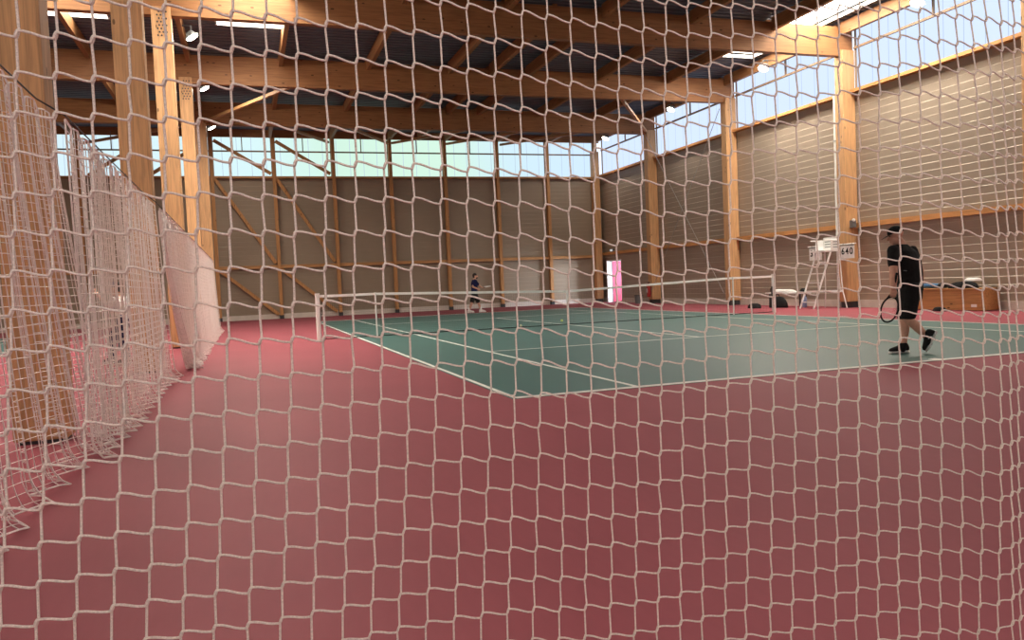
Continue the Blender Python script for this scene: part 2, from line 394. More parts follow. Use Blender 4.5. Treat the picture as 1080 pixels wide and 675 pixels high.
column(9.03, 9.47, BAY[5], 'timber column on the right wall with the fire extinguisher at its foot')
column(8.95, 9.3, 17.92, 'timber column in the far right corner beside the open door')
for y in (BAY[0], BAY[1], BAY[2]): column(9.03, 9.47, y, 'timber column on the right wall outside the picture', grp='near columns')
def beam(y, label, z0=7.45, z1=8.3, mat_=None, w=.2):
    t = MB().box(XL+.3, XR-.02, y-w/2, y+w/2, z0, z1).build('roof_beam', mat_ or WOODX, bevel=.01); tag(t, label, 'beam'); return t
for y in BAY[:3]: tag(beam(y, 'deep glulam roof beam above and behind the camera'), group='near beams')
beam(BAY[3], 'nearest deep glulam roof beam in view, its left end lit by a skylight')
beam(BAY[4], 'middle deep glulam roof beam, second from the front in view')
beam(BAY[5], 'farthest deep glulam roof beam, just in front of the end wall windows')
for j, x in enumerate([-19.7, -17.1, -14.5, -11.9, -9.25, -6.62, -3.95, -1.3, .1, 1.4, 4.05, 6.7, 9.1]):
    for i in range(len(BAY)-1):
        if x == .1 and i < 3: continue
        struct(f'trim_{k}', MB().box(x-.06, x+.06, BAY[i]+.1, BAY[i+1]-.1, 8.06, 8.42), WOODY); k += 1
# flat wind braces under the roof
for p, q in [((-9.1, 12.15, 7.56), (-6.2, 6.4, 7.6)), ((9.0, 12.15, 7.56), (4.9, 6.4, 7.62)), ((-9.4, 12.45, 7.56), (-14.5, 17.8, 7.62)), ((-4.0, 12.45, 7.6), (-1.4, 17.8, 7.9)), ((-6.6, 12.45, 7.6), (-4.1, 17.8, 7.9)), ((1.4, 12.45, 7.6), (-1.2, 17.8, 7.9)), ((4.0, 12.45, 7.6), (1.4, 17.8, 7.9)), ((6.6, 12.45, 7.6), (4.1, 17.8, 7.9))]:
    struct(f'trim_{k}', MB().bar(p, q, .1, .1), RAILX); k += 1

# bracing rods between the two far right columns
for a, b, lb in [((8.98, 12.1, 7.3), (8.98, 6.45, .45), 'thin steel bracing rod slanting down to the right behind the net'), ((9.02, 6.45, 7.3), (9.02, 12.1, .6), 'thin steel bracing rod slanting down from the right across the far bay')]:
    tag(MB().tube([a, b], .012, 6).build('bracing_rod', GALV), lb, 'rod')

# open door in the right wall
o = struct('door_1', MB().box(XR-.02, XR+.05, 16.02, 16.06, 0, 2.08).box(XR-.02, XR+.05, DOOR[1], DOOR[1]+.06, 0, 2.1).box(XR-.02, XR+.05, 16.02, DOOR[1]+.06, 2.05, 2.11), WHITE); o['_w'] = list(o.location)
MB().box(XR-.16, XR+.10, DOOR[1]-.03, DOOR[1]+.06, 0, 2.1).build('far_jamb', WHITE, o)
MB().box(XR+.12, XR+1.18, DOOR[1]-.06, DOOR[1]-.015, .02, 2.05).build('door_leaf', DOORP, o)
MB().bar((XR+1.08, DOOR[1]-.10, 1.0), (XR+.96, DOOR[1]-.10, 1.0), .03, .03).build('door_handle', STEEL, o)
struct('trim_ground', MB().box(XR+.1, 22, 8, 26, -.02, 0), PLINTH)

# ------------------------------------------------------------------ lamps
def floodlight(x, y, label, tilt, k_=1., big=.36):
    z = 7.86
    t = thing('floodlight', (x, y, z), label, 'lamp', 'floodlights under the roof')
    dx = math.sin(tilt); dz = -math.cos(tilt); c_ = np.array([x, y, z]); d = np.array([dx, 0, dz]); a = np.array([math.cos(tilt), 0, math.sin(tilt)]); b = np.array([0, 1., 0])
    h = MB(); h.loft([(c_-d*.02, a*big*.5, b*big*.62), (c_+d*.03, a*big*.5, b*big*.62), (c_+d*.03, a*big*.47, b*big*.58)], 4); h.loft([(c_-d*.10, a*big*.3, b*big*.4), (c_-d*.02, a*big*.36, b*big*.45)], 12)
    h.build('housing', GREYP, t, normals=True)
    MB().loft([(c_+d*.032, a*big*.44, b*big*.54), (c_+d*.045, a*big*.4, b*big*.5)], 12).build('lens', LAMPG, t, normals=True)
    br = MB(); br.tube([c_-b*big*.66, c_-b*big*.66+np.array([0, 0, .2]), c_+b*big*.66+np.array([0, 0, .2]), c_+b*big*.66], .014, 6)
    px = min([-19.7, -9.25, 9.1], key=lambda q: abs(q-x)); br.tube([c_+np.array([0, 0, .19]), c_+np.array([0, 0, .25]), (px, y, 8.12)], .02, 6); br.build('bracket', STEEL, t)
    area('lamp', tuple(c_+d*.07), (.4, .4), LAMP_W*k_, (1, .9, .76), tuple(d), t)
for x, y, lb, tl, kk_ in [(-8.97, 2.9, 'brightest floodlight beside the bolted left columns', .5, 1.4), (-8.92, 8.3, 'floodlight shining just right of the second bolted left column', .5, 1.3), (-8.95, 14.7, 'small far floodlight above the left end of the far wall', .5, .8),
                     (8.5, 3.05, 'floodlight nearest the camera under the right side of the roof', -.5, 1.5), (8.55, 9.15, 'middle floodlight of the right row, above the far window bay', -.5, .7), (8.6, 15.4, 'farthest floodlight of the right row near the corner', -.5, .6),
                     (-9.95, 8.4, 'floodlight left of the second bolted column, facing the other court', -.5, 1.5)]:
    floodlight(x, y, lb, tl, kk_)
for y in (-3.2,):
    floodlight(-8.97, y, 'floodlight of the left row outside the picture', .5); floodlight(8.6, y, 'floodlight of the right row outside the picture', -.5, .9)
for y in (-9, 3, 11): floodlight(-20, y, 'floodlight over the other court outside the picture', -.2, 1.5)

# ------------------------------------------------------------------ foreground safety net
NK = 41
X85 = [16, 57, 97, 136, 173, 209.5, 244, 279, 312, 344, 375.5, 406, 436, 465, 493.5, 522, 550, 576.5, 602, 628, 653, 678, 702, 725, 749, 772, 795, 819, 841, 863, 885.5, 907, 928, 949.5, 971, 992, 1011.5, 1030, 1045.5, 1059, 1071]
X350 = [10, 51, 92, 132, 169.5, 204.5, 239.5, 274, 308, 341, 372, 403, 433, 462, 491, 519, 545, 572, 599, 624.5, 650, 675, 698.5, 722, 745.5, 769, 793, 817, 840.5, 863, 885, 907, 927.5, 950, 972, 994.5, 1017, 1038.5, 1056, 1066, 1074]
X590 = [1, 41, 82, 121, 158, 195, 229.5, 265, 299, 332, 364, 394, 424, 453, 482.5, 511, 537.5, 565, 592.5, 619, 645.5, 671, 695.5, 719, 742, 766, 789, 814, 837.5, 861, 883, 905, 927, 949, 971, 993, 1015, 1036, 1055.5, 1069, 1076.5]
R0 = [36, 37.5, 41, 43.7, 47, 49, 52.5, 56, 59, 61, 64, 66, 69, 72, 75, 78, 81, 85, 88, 92, 94, 96, 98.5, 100, 100, 100, 99, 99, 100, 100, 97.5, 98, 98.5, 98, 98, 101, 103, 105, 106, 108, 109]
R15 = [664, 657, 649.5, 642, 637, 631, 626, 622, 617, 611, 606, 600, 595, 590, 586, 583.5, 580, 578.5, 578.5, 577, 576, 573.5, 570.5, 565.5, 561.5, 557, 552, 550, 547, 544, 541, 536, 533.5, 530, 527, 526, 526, 527, 526, 521, 517]
J0, J1 = -22, 29
def sm(a, it=8):
    a = np.array(a, float)
    for _ in range(it): a[1:-1] = a[1:-1]*.5+(a[:-2]+a[2:])*.25
    return a
S = sm((np.array(R15)-np.array(R0))/15.)
DEP = FPX*.05/S
def node(kk, j, du=0., dv=0., dd=0.):
    a, b, c_ = X85[kk], X350[kk], X590[kk]
    q = (j-7.5)/7.5; v = R0[kk]+(R15[kk]-R0[kk])/15.*j+max(-1.5, 1.8*(1-q*q))
    t = min(max(v, 0), 675)
    u = a*(t-350)*(t-590)/((85-350)*(85-590))+b*(t-85)*(t-590)/((350-85)*(350-590))+c_*(t-85)*(t-350)/((590-85)*(590-350))
    if v != t: u += (v-t)*((c_-a)/505.)
    s = S[kk]/36.
    return at(u+du*s, v+dv*s, DEP[kk]+dd)
def netnode(kk, j, du=0., dv=0., dd=0.):
    if kk < 0: return node(0, j, du, dv, dd)+(node(3, j)-node(0, j))/3*kk
    if kk >= NK: return node(NK-1, j, du, dv, dd)+(node(NK-1, j)-node(NK-4, j))/3*(kk-NK+1)
    return node(kk, j, du, dv, dd)
def safety_net():
    m = MB(); k0, k1 = -8, NK+6; rr = lambda kk: float(np.interp(kk, [0, 20, 40], [.00182, .0015, .00135]))
    jig = rng.normal(0, .5, (80, 80)); jx = rng.normal(0, .35, (80, 80))
    U, L = {}, {}
    for kk in range(k0, k1):
        for j in range(J0, J1+1):
            e, g = jig[kk-k0, j-J0], jx[kk-k0, j-J0]
            U[kk, j] = netnode(kk, j, .9+g, -2.9+e, -.0006); L[kk, j] = netnode(kk, j, -1.0+g, 2.9+e, -.0006)
    for kk in range(k0, k1):
        P = []; R = []; r = rr(kk)
        for j in range(J0, J1+1):
            a, b = U[kk, j], L[kk, j]; back = CF*.0035
            P += [a*1.15-b*.15+back, a+back, (a+b)/2+back, b+back, b*1.15-a*.15+back]; R += [r, r*1.12, r*1.2, r*1.12, r]
        m.tube(P, np.array(R), 6, up=CR)
    for j in range(J0, J1+1):
        P = []; R = []
        for kk in range(k0, k1):
            a, b = U[kk, j], L[kk, j]; r = rr(kk)
            P += [b, b*.75+a*.25, b*.25+a*.75, a]; R += [r*1.05, r*1.2, r*1.2, r*1.05]
            if kk < k1-1:
                c_ = L[kk+1, j]
                up_ = (a-b)*.07
                for t in (.1, .22, .36, .5, .64, .78, .9):
                    s = t*t*(3-2*t); s = .45*s+.55*t
                    hump = math.sin(PI*2*t)*1.0
                    P.append(a*(1-t)+c_*t+(np.array([0, 0, 1.])*((a-c_)[2])*(t-s))+up_*hump); R.append(r)
        m.tube(P, np.array(R), 6, up=CU)
    o = m.build('safety_net', CORD, smooth=True)
    tag(o, 'cream knotless cord safety net hanging across the whole view in front of the camera', 'net')
safety_net()

# ------------------------------------------------------------------ divider net along the left columns
def drape(name, xt, y0, y1, cell, period, amp0, amp1, r, label, xb=.12, z_top=2.46, end_lean=0., start_lean=0., seed=0):
    g = np.random.default_rng(seed); ln_ = abs(y1-y0)
    t = np.linspace(0, 1, 6000); nf = ln_/period
    ph = 2*PI*nf*t+np.interp(t, np.linspace(0, 1, int(nf)+2), g.normal(0, .9, int(nf)+2))
    A = np.interp(t, np.linspace(0, 1, int(nf)+2), g.uniform(.4, 1.2, int(nf)+2))
    nr = int(z_top/cell)
    def row(s):
        am = (amp0+(amp1-amp0)*s**.8)*A; fan = end_lean*s**1.4
        y = y0+(y1-y0)*t+fan*t**2+start_lean*s**1.4*(1-t)**6+period*.16*np.sin(2*ph+.6)*(.4+.6*s)
        x = xt+xb*s**1.6+am*np.sin(ph)
        z = z_top*(1-s)-.14*(1-s)**6*(1-np.abs(np.cos(ph/2)))
        q = max(0, (s-.94)/.06); x = x+q*(.05+.05*np.sin(ph)); z = np.maximum(z, .012+.02*q)
        return x, y, z
    x, y, z = row(.5); arc = np.concatenate([[0], np.cumsum(np.hypot(np.diff(x), np.diff(y)))])
    nc = int(arc[-1]/cell); ts = np.interp(np.linspace(0, arc[-1], nc+1), arc, np.arange(len(t)))
    G = np.stack([np.stack([np.interp(ts, np.arange(len(t)), q) for q in row(i/nr)], 1) for i in range(nr+1)])
    m = MB()
    for c_ in range(nc+1):
        e = r*(2.0 if c_ in (0, nc) else 1.25); m.tube(G[:, c_], e, 3, cap=False, up=(.9, .4, .1))
    for i in range(nr+1): m.tube(G[i], r*(2.2 if i in (0, nr) else .9), 3, cap=False, up=(.05, .1, 1))
    return tag(m.build(name, DCORD), label, 'net')
drape('divider_net', -9.28, -16.6, -12.85, .06, .36, .03, .09, .0029, 'nearest bunched white mesh divider net, its hem heaped on the red floor at left', end_lean=1.2, xb=.06, z_top=2.52, seed=1)
drape('divider_net', -9.12, -13.2, -7.75, .07, .36, .03, .08, .0040, 'middle white mesh divider net hanging around the second left column', end_lean=.6, xb=.03, z_top=2.42, seed=2)
drape('divider_net', -8.98, -8.8, 8.0, .075, .55, .04, .09, .0056, 'far dense white divider net sloping away in front of the left columns', end_lean=-.3, start_lean=2.9, xb=.08, z_top=2.3, seed=3)
tag(MB().tube([(-9.28, -19, 2.55), (-9.28, -13.2, 2.55), (-9.12, -13.15, 2.45), (-9.12, -8.9, 2.45), (-8.98, -8.7, 2.33), (-8.98, 8.0, 2.33), (-9.1, 12.1, 2.4)], .006, 6).build('net_cable', CABLE), 'dark steel cable carrying the white divider nets on the left', 'cable')

# ------------------------------------------------------------------ tennis net
def post(x, label):
    t = thing('net_post', (x, 0, 0), label, 'net post', 'tennis net posts')
    MB().tube([(x, 0, .0), (x, 0, 1.09)], .055, 16).build('tube', WHITE, t, smooth=False)
    MB().tube([(x, 0, 1.09), (x, 0, 1.11)], .06, 16).build('cap', WHITE, t)
    s = 1 if x > 0 else -1
    c_ = MB(); c_.box(x-s*.055-.012, x-s*.055+.012, -.025, .025, .45, .75); c_.tube([(x-s*.07, 0, .6), (x-s*.10, 0, .6), (x-s*.10, 0, .7)], .01, 6); c_.build('winder', STEEL, t)
post(-6.4, 'white tennis net post at the left end of the net'); post(6.4, 'white tennis net post at the right end of the net by the black bag')
def ntop(x):
    a = abs(x)
    return .914+(1.07-.914)*(a/5.03) if a < 5.03 else 1.07-.005*math.sin((a-5.03)/1.37*PI)
t = thing('tennis_net', (0, 0, 0), 'long tennis net with white headband stretched across the green court', 'tennis net')
m = MB(); xs = np.linspace(-6.33, 6.33, 281); rows = 22
for i in range(rows+1): m.tube([(x, 0, .03+(ntop(x)-.08)*i/rows) for x in xs[::4]], .0015, 3, cap=False)
for x in xs: m.tube([(x, 0, .02), (x, 0, ntop(x)-.03)], .0015, 3, cap=False)
m.build('netting', NETB, t)
m = MB(); hs = np.linspace(-6.35, 6.35, 60); V = []
for x in hs: z = ntop(x); V += [(x, -.009, z-.06), (x, .009, z-.06), (x, .009, z), (x, -.009, z)]
F = [(4*i+q, 4*i+(q+1) % 4, 4*i+4+(q+1) % 4, 4*i+4+q) for i in range(59) for q in range(4)]+[(3, 2, 1, 0), (4*59, 4*59+1, 4*59+2, 4*59+3)]
m.add(V, F); m.build('headband', BAND, t, normals=True)
MB().box(-.025, .025, -.012, .012, .02, .925).build('center_strap', WHITE, t)
m = MB(); m.tube([(x, 0, .02) for x in hs], .012, 6); m.build('bottom_cord', NETB, t)
for x, lb in ((-5.03, 'white singles stick propping the net on its left side'), (5.03, 'white singles stick propping the net on its right side')):
    tag(MB().tube([(x, -.035, .007), (x, -.03, 1.075)], .02, 8).build('singles_stick', WHITE), lb, 'stick')
for (x, y), lb in (((.47, 1.63), 'yellow tennis ball lying behind the net near its center strap'), ((-1.2, .35), 'pale tennis ball lying on the green court at the foot of the net')):
    b = MB().ell((x, y, .037), (.033, 0, 0), (0, .033, 0), (0, 0, .033), 16, 10).build('tennis_ball', BALL if x > 0 else PALEBALL, smooth=True); tag(b, lb, 'ball')
    s = MB(); th = np.linspace(0, 2*PI, 40)
    s.tube([(x+.0335*math.cos(a)*math.cos(.45*math.sin(2*a)), y+.0335*math.sin(a)*math.cos(.45*math.sin(2*a)), .037+.0335*math.sin(.45*math.sin(2*a))) for a in th], .0012, 4); b['_w'] = list(b.location); s.build('seam', WHITE, b)

# ------------------------------------------------------------------ umpire chair
t = thing('umpire_chair', (8.7, .75, 0), 'tall white umpire chair with a front ladder beside the net', 'umpire chair')
yl, yr = .84, .22
top = 1.72
for y in (yl, yr):
    MB().tube([(8.15, y+.24, .0), (8.62, y, top)], .028, 8).build('ladder_rail', WHITE, t)
    yf = .95 if y == yl else .0
    MB().tube([(8.98, yf, .0), (8.95, y*.6+yf*.4, .5), (8.92, y, top)], .02, 8).build('leg', WHITE, t)
    MB().tube([(8.92, y, top), (8.92, y, 2.0), (8.85, y, 2.05), (8.40, y, 2.05)], .018, 8).build('armrest', WHITE, t)
for z in (.2, .5, .78, 1.06, 1.34):
    x = 8.15+.47*z/top; dy = .24*(1-z/top); MB().box(x-.03, x+.03, yr+dy, yl+dy, z-.012, z+.012).build('rung', WHITE, t)
MB().box(8.36, 8.94, yr-.02, yl+.02, top-.02, top+.035).build('seat', WHITE, t, bevel=.01)
m = MB(); m.box(8.88, 8.92, yr-.02, yl+.02, top+.03, top+.42)
m.box(8.60, 8.91, yr-.03, yr-.01, top+.03, top+.34); m.box(8.60, 8.91, yl+.01, yl+.03, top+.03, top+.34); m.build('backrest', WHITE, t, bevel=.01)
for z in (top+.12, top+.2, top+.28): MB().box(8.874, 8.88, yr+.06, yl-.06, z, z+.025).build('backrest_slot', GREYP, t); MB().box(8.68, 8.86, yr-.034, yr-.03, z-.02, z).build('backrest_slot', GREYP, t)
m = MB(); m.bar((8.30, yr+.17, .52), (8.95, yr*.6, .52), .035, .05); m.bar((8.30, yl+.17, .52), (8.95, yl+.04, .52), .035, .05); m.bar((8.95, yr*.6, .5), (8.95, yl+.04, .5), .03, .05); m.build('brace', WHITE, t)
MB().tube([(8.95, -.45, 1.90), (8.95, 1.65, 1.90)], .015, 8).build('crossbar', WHITE, t)
def glyph(txt, size, loc, rot, mat_, name, parent):
    cu = bpy.data.curves.new('tmp', 'FONT'); cu.body = txt; cu.size = size; cu.extrude = .003; cu.align_x = 'CENTER'; cu.align_y = 'CENTER'; cu.offset = size*.02
    ob = bpy.data.objects.new('tmp', cu); C.objects.link(ob); dg = bpy.context.evaluated_depsgraph_get(); dg.update()
    me = bpy.data.meshes.new_from_object(ob.evaluated_get(dg)); bpy.data.objects.remove(ob)
    me.materials.clear(); me.materials.append(mat_); o = bpy.data.objects.new(name, me); C.objects.link(o)
    o.parent = parent; o.location = Vector(loc)-Vector(wloc(parent)); o.rotation_euler = rot; return o
def score(yc, digits, label):
    x = 8.93; t = thing('score_board', (x, yc, 1.45), label, 'score board', 'score boards of the umpire chair')
    w, h = .56, .38
    MB().box(x-.012, x+.012, yc-w/2, yc+w/2, 1.47, 1.47+h).build('board', WCLOTH, t)
    MB().box(x-.016, x+.016, yc-w/2-.01, yc+w/2+.01, 1.47+h, 1.47+h+.025).build('top_bar', GREYP, t)
    for s in (-.18, .18): MB().tube([(x, yc+s, 1.47+h+.02), (x-.004, yc+s, 1.90), (8.945, yc+s, 1.92), (8.968, yc+s, 1.912)], .006, 5).build('hook', STEEL, t)
    for i, ch in enumerate(digits):
        yy = yc+.17-i*.17
        glyph(ch, .27, (x-.0135, yy, 1.68), (PI/2, 0, -PI/2), BLACK, 'digit', t)
score(-.12, '640', 'white score board reading 640 on the right of the umpire chair')
score(1.27, '37', 'white score board on the left of the umpire chair, partly behind its ladder')

# ------------------------------------------------------------------ things along the right wall
t = thing('bench', (8.95, 2.75, 0), 'low white bench along the wall behind the right net post', 'bench')
MB().box(8.78, 9.12, 1.75, 3.7, .43, .47).build('seat', WHITE, t, bevel=.01)
for y in (1.95, 3.5):
    for x in (8.84, 9.06): MB().box(x-.02, x+.02, y-.02, y+.02, 0, .43).build('leg', STEEL, t)
def lump(c, a, b, h, seed, n=20, mfun=None, amp=.18):
    """soft bundle lying on a surface"""
    g = np.random.default_rng(seed); ph = g.uniform(0, 6, 6); secs = []; m = MB()
    th = np.linspace(0, 2*PI, n, endpoint=False); rows = 8; V = []
    for i in range(rows+1):
        s = i/rows; k = math.cos(s*PI/2)**.55 if s < 1 else .03; zz = h*math.sin(s*PI/2)
        for q in th:
            w = 1+amp*(math.sin(3*q+ph[0]+2*s)*.5+math.sin(5*q+ph[1]-3*s)*.3)
            V.append((c[0]+a*k*w*math.cos(q), c[1]+b*k*w*math.sin(q), c[2]+zz*(1+amp*.8*math.sin(2*q+ph[2])*(1-k)*0+amp*.6*math.sin(2*q+ph[3])*s*(1-s)*2)))
    F = [(i*n+k, i*n+(k+1) % n, (i+1)*n+(k+1) % n, (i+1)*n+k) for i in range(rows) for k in range(n)]+[tuple(range(n))[::-1], tuple(rows*n+k for k in range(n))]
    return m.add(V, F)
tag(lump((8.93, 2.85, .47), .15, .62, .11, 3).build('towel', WCLOTH, smooth=True), 'white towel heaped on the low bench by the right net post', 'towel')
t = thing('sports_bag', (8.45, 2.55, 0), 'round black sports bag on the red floor right of the net post', 'bag')
lump((8.45, 2.55, 0), .22, .40, .36, 5, amp=.1).build('body', BLACK, t, smooth=True)
m = MB(); m.tube([(8.35, 2.3, .3), (8.37, 2.4, .43), (8.37, 2.65, .44), (8.35, 2.8, .3)], .015, 6); m.build('handle', BLACK, t)
tag(lump((7.85, 3.0, 0), .13, .33, .16, 6).build('shoe_bag', BLACK, smooth=True), 'flat black pouch on the floor left of the right net post', 'bag')
t = thing('water_bottle', (8.75, 1.62, 0), 'tall blue water bottle standing between bench and umpire chair', 'bottle')
BOT = mottle(mat('blue_bottle_plastic', (.25, .38, .62), .3), (.25, .38, .62), .08, 8)
MB().loft([((8.75, 1.62, z), (r_, 0, 0), (0, r_, 0)) for z, r_ in ((0, .06), (.02, .07), (.3, .07), (.36, .035), (.38, .03))], 16).build('body', BOT, t, smooth=True)
MB().tube([(8.75, 1.62, .38), (8.75, 1.62, .42)], .034, 12).build('cap', WHITE, t)
tag(lump((8.95, 1.9, .47), .1, .14, .14, 9).build('pouch', BLACK, smooth=True), 'small black pouch on the bench end beside the chair ladder', 'bag')

t = thing('storage_box', (9.12, -3.83, 0), 'long varnished wooden storage box on the floor along the right wall', 'box')
bx0, bx1, by0, by1 = 8.8, 9.4, -4.75, -2.55
MB().box(bx0, bx1, by0, by1, .02, .52).build('body', PLY, t, bevel=.008)
MB().box(bx0-.015, bx1+.01, by0-.015, by1+.015, .525, .56).build('lid', PLY, t, bevel=.006)
MB().box(bx0-.004, bx0+.002, -4.62, -4.46, .10, .17).build('label_plate', WCLOTH, t)
t = thing('racket_bag', (9.05, -2.95, .56), 'blue and black racket bag lying on the left end of the wooden box', 'bag')
m = MB(); m.loft([((9.02, y, .63), (.13*w, 0, 0), (0, 0, .065*w)) for y, w in ((-3.45, .75), (-3.4, .95), (-3.0, 1), (-2.6, .9), (-2.55, .6))], 14).build('body', BLUE, t, smooth=True)
m = MB(); m.loft([((9.02, y, .632), (.135*w, 0, 0), (0, 0, .072*w)) for y, w in ((-3.55, .7), (-3.5, .95), (-3.38, 1), (-3.37, .8))], 14).build('end_cap', BLACK, t, smooth=True)
tag(lump((9.0, -4.1, .56), .17, .42, .17, 12).build('backpack', BLACK, smooth=True), 'black backpack slumped on the right half of the wooden box', 'bag')
tag(lump((9.12, -4.22, .725), .11, .24, .09, 14).build('towel', WCLOTH, smooth=True), 'pale towel thrown over the black backpack on the wooden box', 'towel')
tag(lump((8.55, -3.75, 0), .09, .2, .11, 15).build('pouch', BLACK, smooth=True), 'small black pouch on the floor in front of the wooden box', 'bag')

t = thing('fire_extinguisher', (8.94, 12.3, .16), 'red fire extinguisher hung low on the far right column', 'extinguisher')
MB().loft([((8.93, 12.25, z), (r_, 0, 0), (0, r_, 0)) for z, r_ in ((.3, .07), (.32, .085), (.78, .085), (.86, .05), (.9, .03))], 14).build('cylinder', REDP, t, smooth=True)
MB().box(8.9, 8.99, 12.21, 12.29, .9, .96).build('valve', STEEL, t)
MB().box(8.838, 8.846, 12.2, 12.3, .5, .68).build('label_plate', WCLOTH, t)
m = MB(); m.box(8.99, 9.03, 12.2, 12.3, .4, .8); m.build('wall_bracket', STEEL, t)
t = thing('bin', (8.85, 12.75, 0), 'dark grey bin on the floor beside the far right column', 'bin')
m = MB(); m.loft([((8.78, 12.95, 0), (.15, 0, 0), (0, .18, 0)), ((8.78, 12.95, .36), (.18, 0, 0), (0, .22, 0))], 16).build('body', GREYP, t)
MB().loft([((8.78, 12.95, .36), (.19, 0, 0), (0, .23, 0)), ((8.78, 12.95, .39), (.19, 0, 0), (0, .23, 0))], 16).build('rim', STEEL, t)
t = thing('drain_pipe', (9.06, .47, 0), 'slim white pipe running up the left edge of the column behind the umpire chair', 'pipe')
MB().tube([(9.07, .44, .0), (9.07, .44, 6.4)], .045, 10).build('tube', WHITE, t)
for z in (1, 3, 5): MB().box(9.02, 9.12, .373, .49, z, z+.04).build('clip', GALV, t)
t = thing('wall_sensor', (9.2, -.03, 2.4), 'small black and white sensor box fixed to the column right of the score board', 'sensor')
MB().box(9.16, 9.3, -.1, .03, 2.38, 2.6).build('housing', GREYP, t, bevel=.01)
MB().ell((9.2, -.10, 2.6), (.05, 0, 0), (0, .05, 0), (0, 0, .05)).build('lens', WHITE, t, smooth=True)
t = thing('exit_lamp', (9.4, 16.9, 2.5), 'small white lamp on the wall above the open red door', 'lamp')
MB().box(9.4, 9.5, 16.75, 17.05, 2.52, 2.66).build('housing', GREYP, t); MB().box(9.385, 9.4, 16.77, 17.03, 2.54, 2.64).build('lens', emis('exit_lamp_glow', (1, 1, .95), .55), t)

# ------------------------------------------------------------------ people
def unit(v): v = np.array(v, float); return v/np.linalg.norm(v)
def head_parts(root, c, fwd, up, s, body, voxel, hair=None, cap=None, beard=None):
    """c = head centre, s = head height; adds the skull to the body shell, returns small parts"""
    f = unit(fwd); u_ = unit(np.array(up)-f*np.dot(up, f)); r_ = np.cross(f, u_); k = s/.235
    P = lambda a, b, d: c+k*(r_*a+f*b+u_*d)
    body.ell(P(0, -.012, .03), r_*.074*k, f*.095*k, u_*.088*k)
    body.ell(P(0, .028, -.045), r_*.056*k, f*.066*k, u_*.07*k)
    body.ell(P(0, .05, -.09), r_*.032*k, f*.04*k, u_*.028*k)
    body.cap_limb([P(0, .085, .02), P(0, .108, -.022)], [.009*k, .016*k], 8)
    body.ell(P(0, .088, -.058), r_*.024*k, f*.014*k, u_*.012*k)
    for sg in (-1, 1):
        body.ell(P(sg*.076, -.01, -.005), r_*.012*k, f*.022*k, u_*.034*k)
    out = []
    for sg in (-1, 1):
        m = MB(); m.ell(P(sg*.03, .074, .012), r_*.012*k, f*.009*k, u_*.007*k); out.append((m, 'eye', HAIR))
        m = MB(); m.cap_limb([P(sg*.015, .086, .032), P(sg*.047, .072, .034)], [.005*k, .004*k], 6); out.append((m, 'eyebrow', HAIR))
    m = MB(); m.ell(P(0, .097, -.06), r_*.02*k, f*.007*k, u_*.004*k); out.append((m, 'mouth', LIPS))
    if hair is not None:
        m = MB(); m.ell(P(0, -.022, .038), r_*.080*k, f*.099*k, u_*.09*k, z0=-.25, z1=1.0); m.ell(P(0, -.06, -.01), r_*.066*k, f*.055*k, u_*.07*k); out.append((m, 'hair', hair))
    if beard is not None:
        m = MB(); m.ell(P(0, .045, -.075), r_*.056*k, f*.056*k, u_*.05*k); out.append((m, 'beard', beard))
    if cap is not None:
        m = MB(); m.ell(P(0, -.012, .04), r_*.082*k, f*.104*k, u_*.09*k, z0=-.12, z1=1.0)
        m.loft([(P(0, .07, .03), r_*.075*k, u_*.006*k), (P(0, .12, .022), r_*.07*k, u_*.005*k), (P(0, .165, .01), r_*.05*k, u_*.004*k), (P(0, .18, .005), r_*.02*k, u_*.003*k)], 12)
        out.append((m, 'cap', cap))
    return out
LIPS = mottle(mat('lips', (.38, .12, .1), .5), (.38, .12, .1), .05, 30)
def hand(body, wrist, elbow, palm_n, size, curl=.9, spread=.0):
    """palm, four unequal curled fingers and a thumb; palm_n points out of the palm"""
    w = np.array(wrist, float); d = unit(w-np.array(elbow)); nrm = unit(np.array(palm_n)-d*np.dot(palm_n, d)); sd = np.cross(d, nrm); k = size/.19
    body.loft([(w-d*.01*k, sd*.028*k, nrm*.02*k), (w+d*.03*k, sd*.036*k, nrm*.017*k), (w+d*.075*k, sd*.042*k, nrm*.015*k), (w+d*.095*k, sd*.038*k, nrm*.012*k)], 12)
    tips = []
    for i, (off, L_) in enumerate(((.031, .068), (.011, .078), (-.010, .073), (-.030, .056))):
        p = w+d*.088*k+sd*off*k; ang = 0; pts = [p]
        for seg, l in enumerate((.42, .33, .25)):
            ang += curl*(.75 if seg == 0 else .85)*(1+.06*i)
            p = p+(d*math.cos(ang)+nrm*math.sin(ang))*L_*l*k+sd*spread*.01*(1.5-i)*k; pts.append(p)
        body.cap_limb(pts, [.0095*k, .009*k, .008*k, .007*k], 8); tips.append(p)
    p0 = w+d*.025*k+sd*.03*k
    body.cap_limb([p0, p0+(sd*.55+d*.6+nrm*.35)*.035*k, p0+(sd*.55+d*.6+nrm*.35)*.035*k+(d*.75+nrm*.65+sd*.05)*.032*k, p0+(sd*.55+d*.6+nrm*.35)*.035*k+(d*.6+nrm*.8-sd*.2)*.06*k], [.014*k, .0115*k, .010*k, .008*k], 8)
    return w+d*.085*k+nrm*.025*k, d, nrm, sd
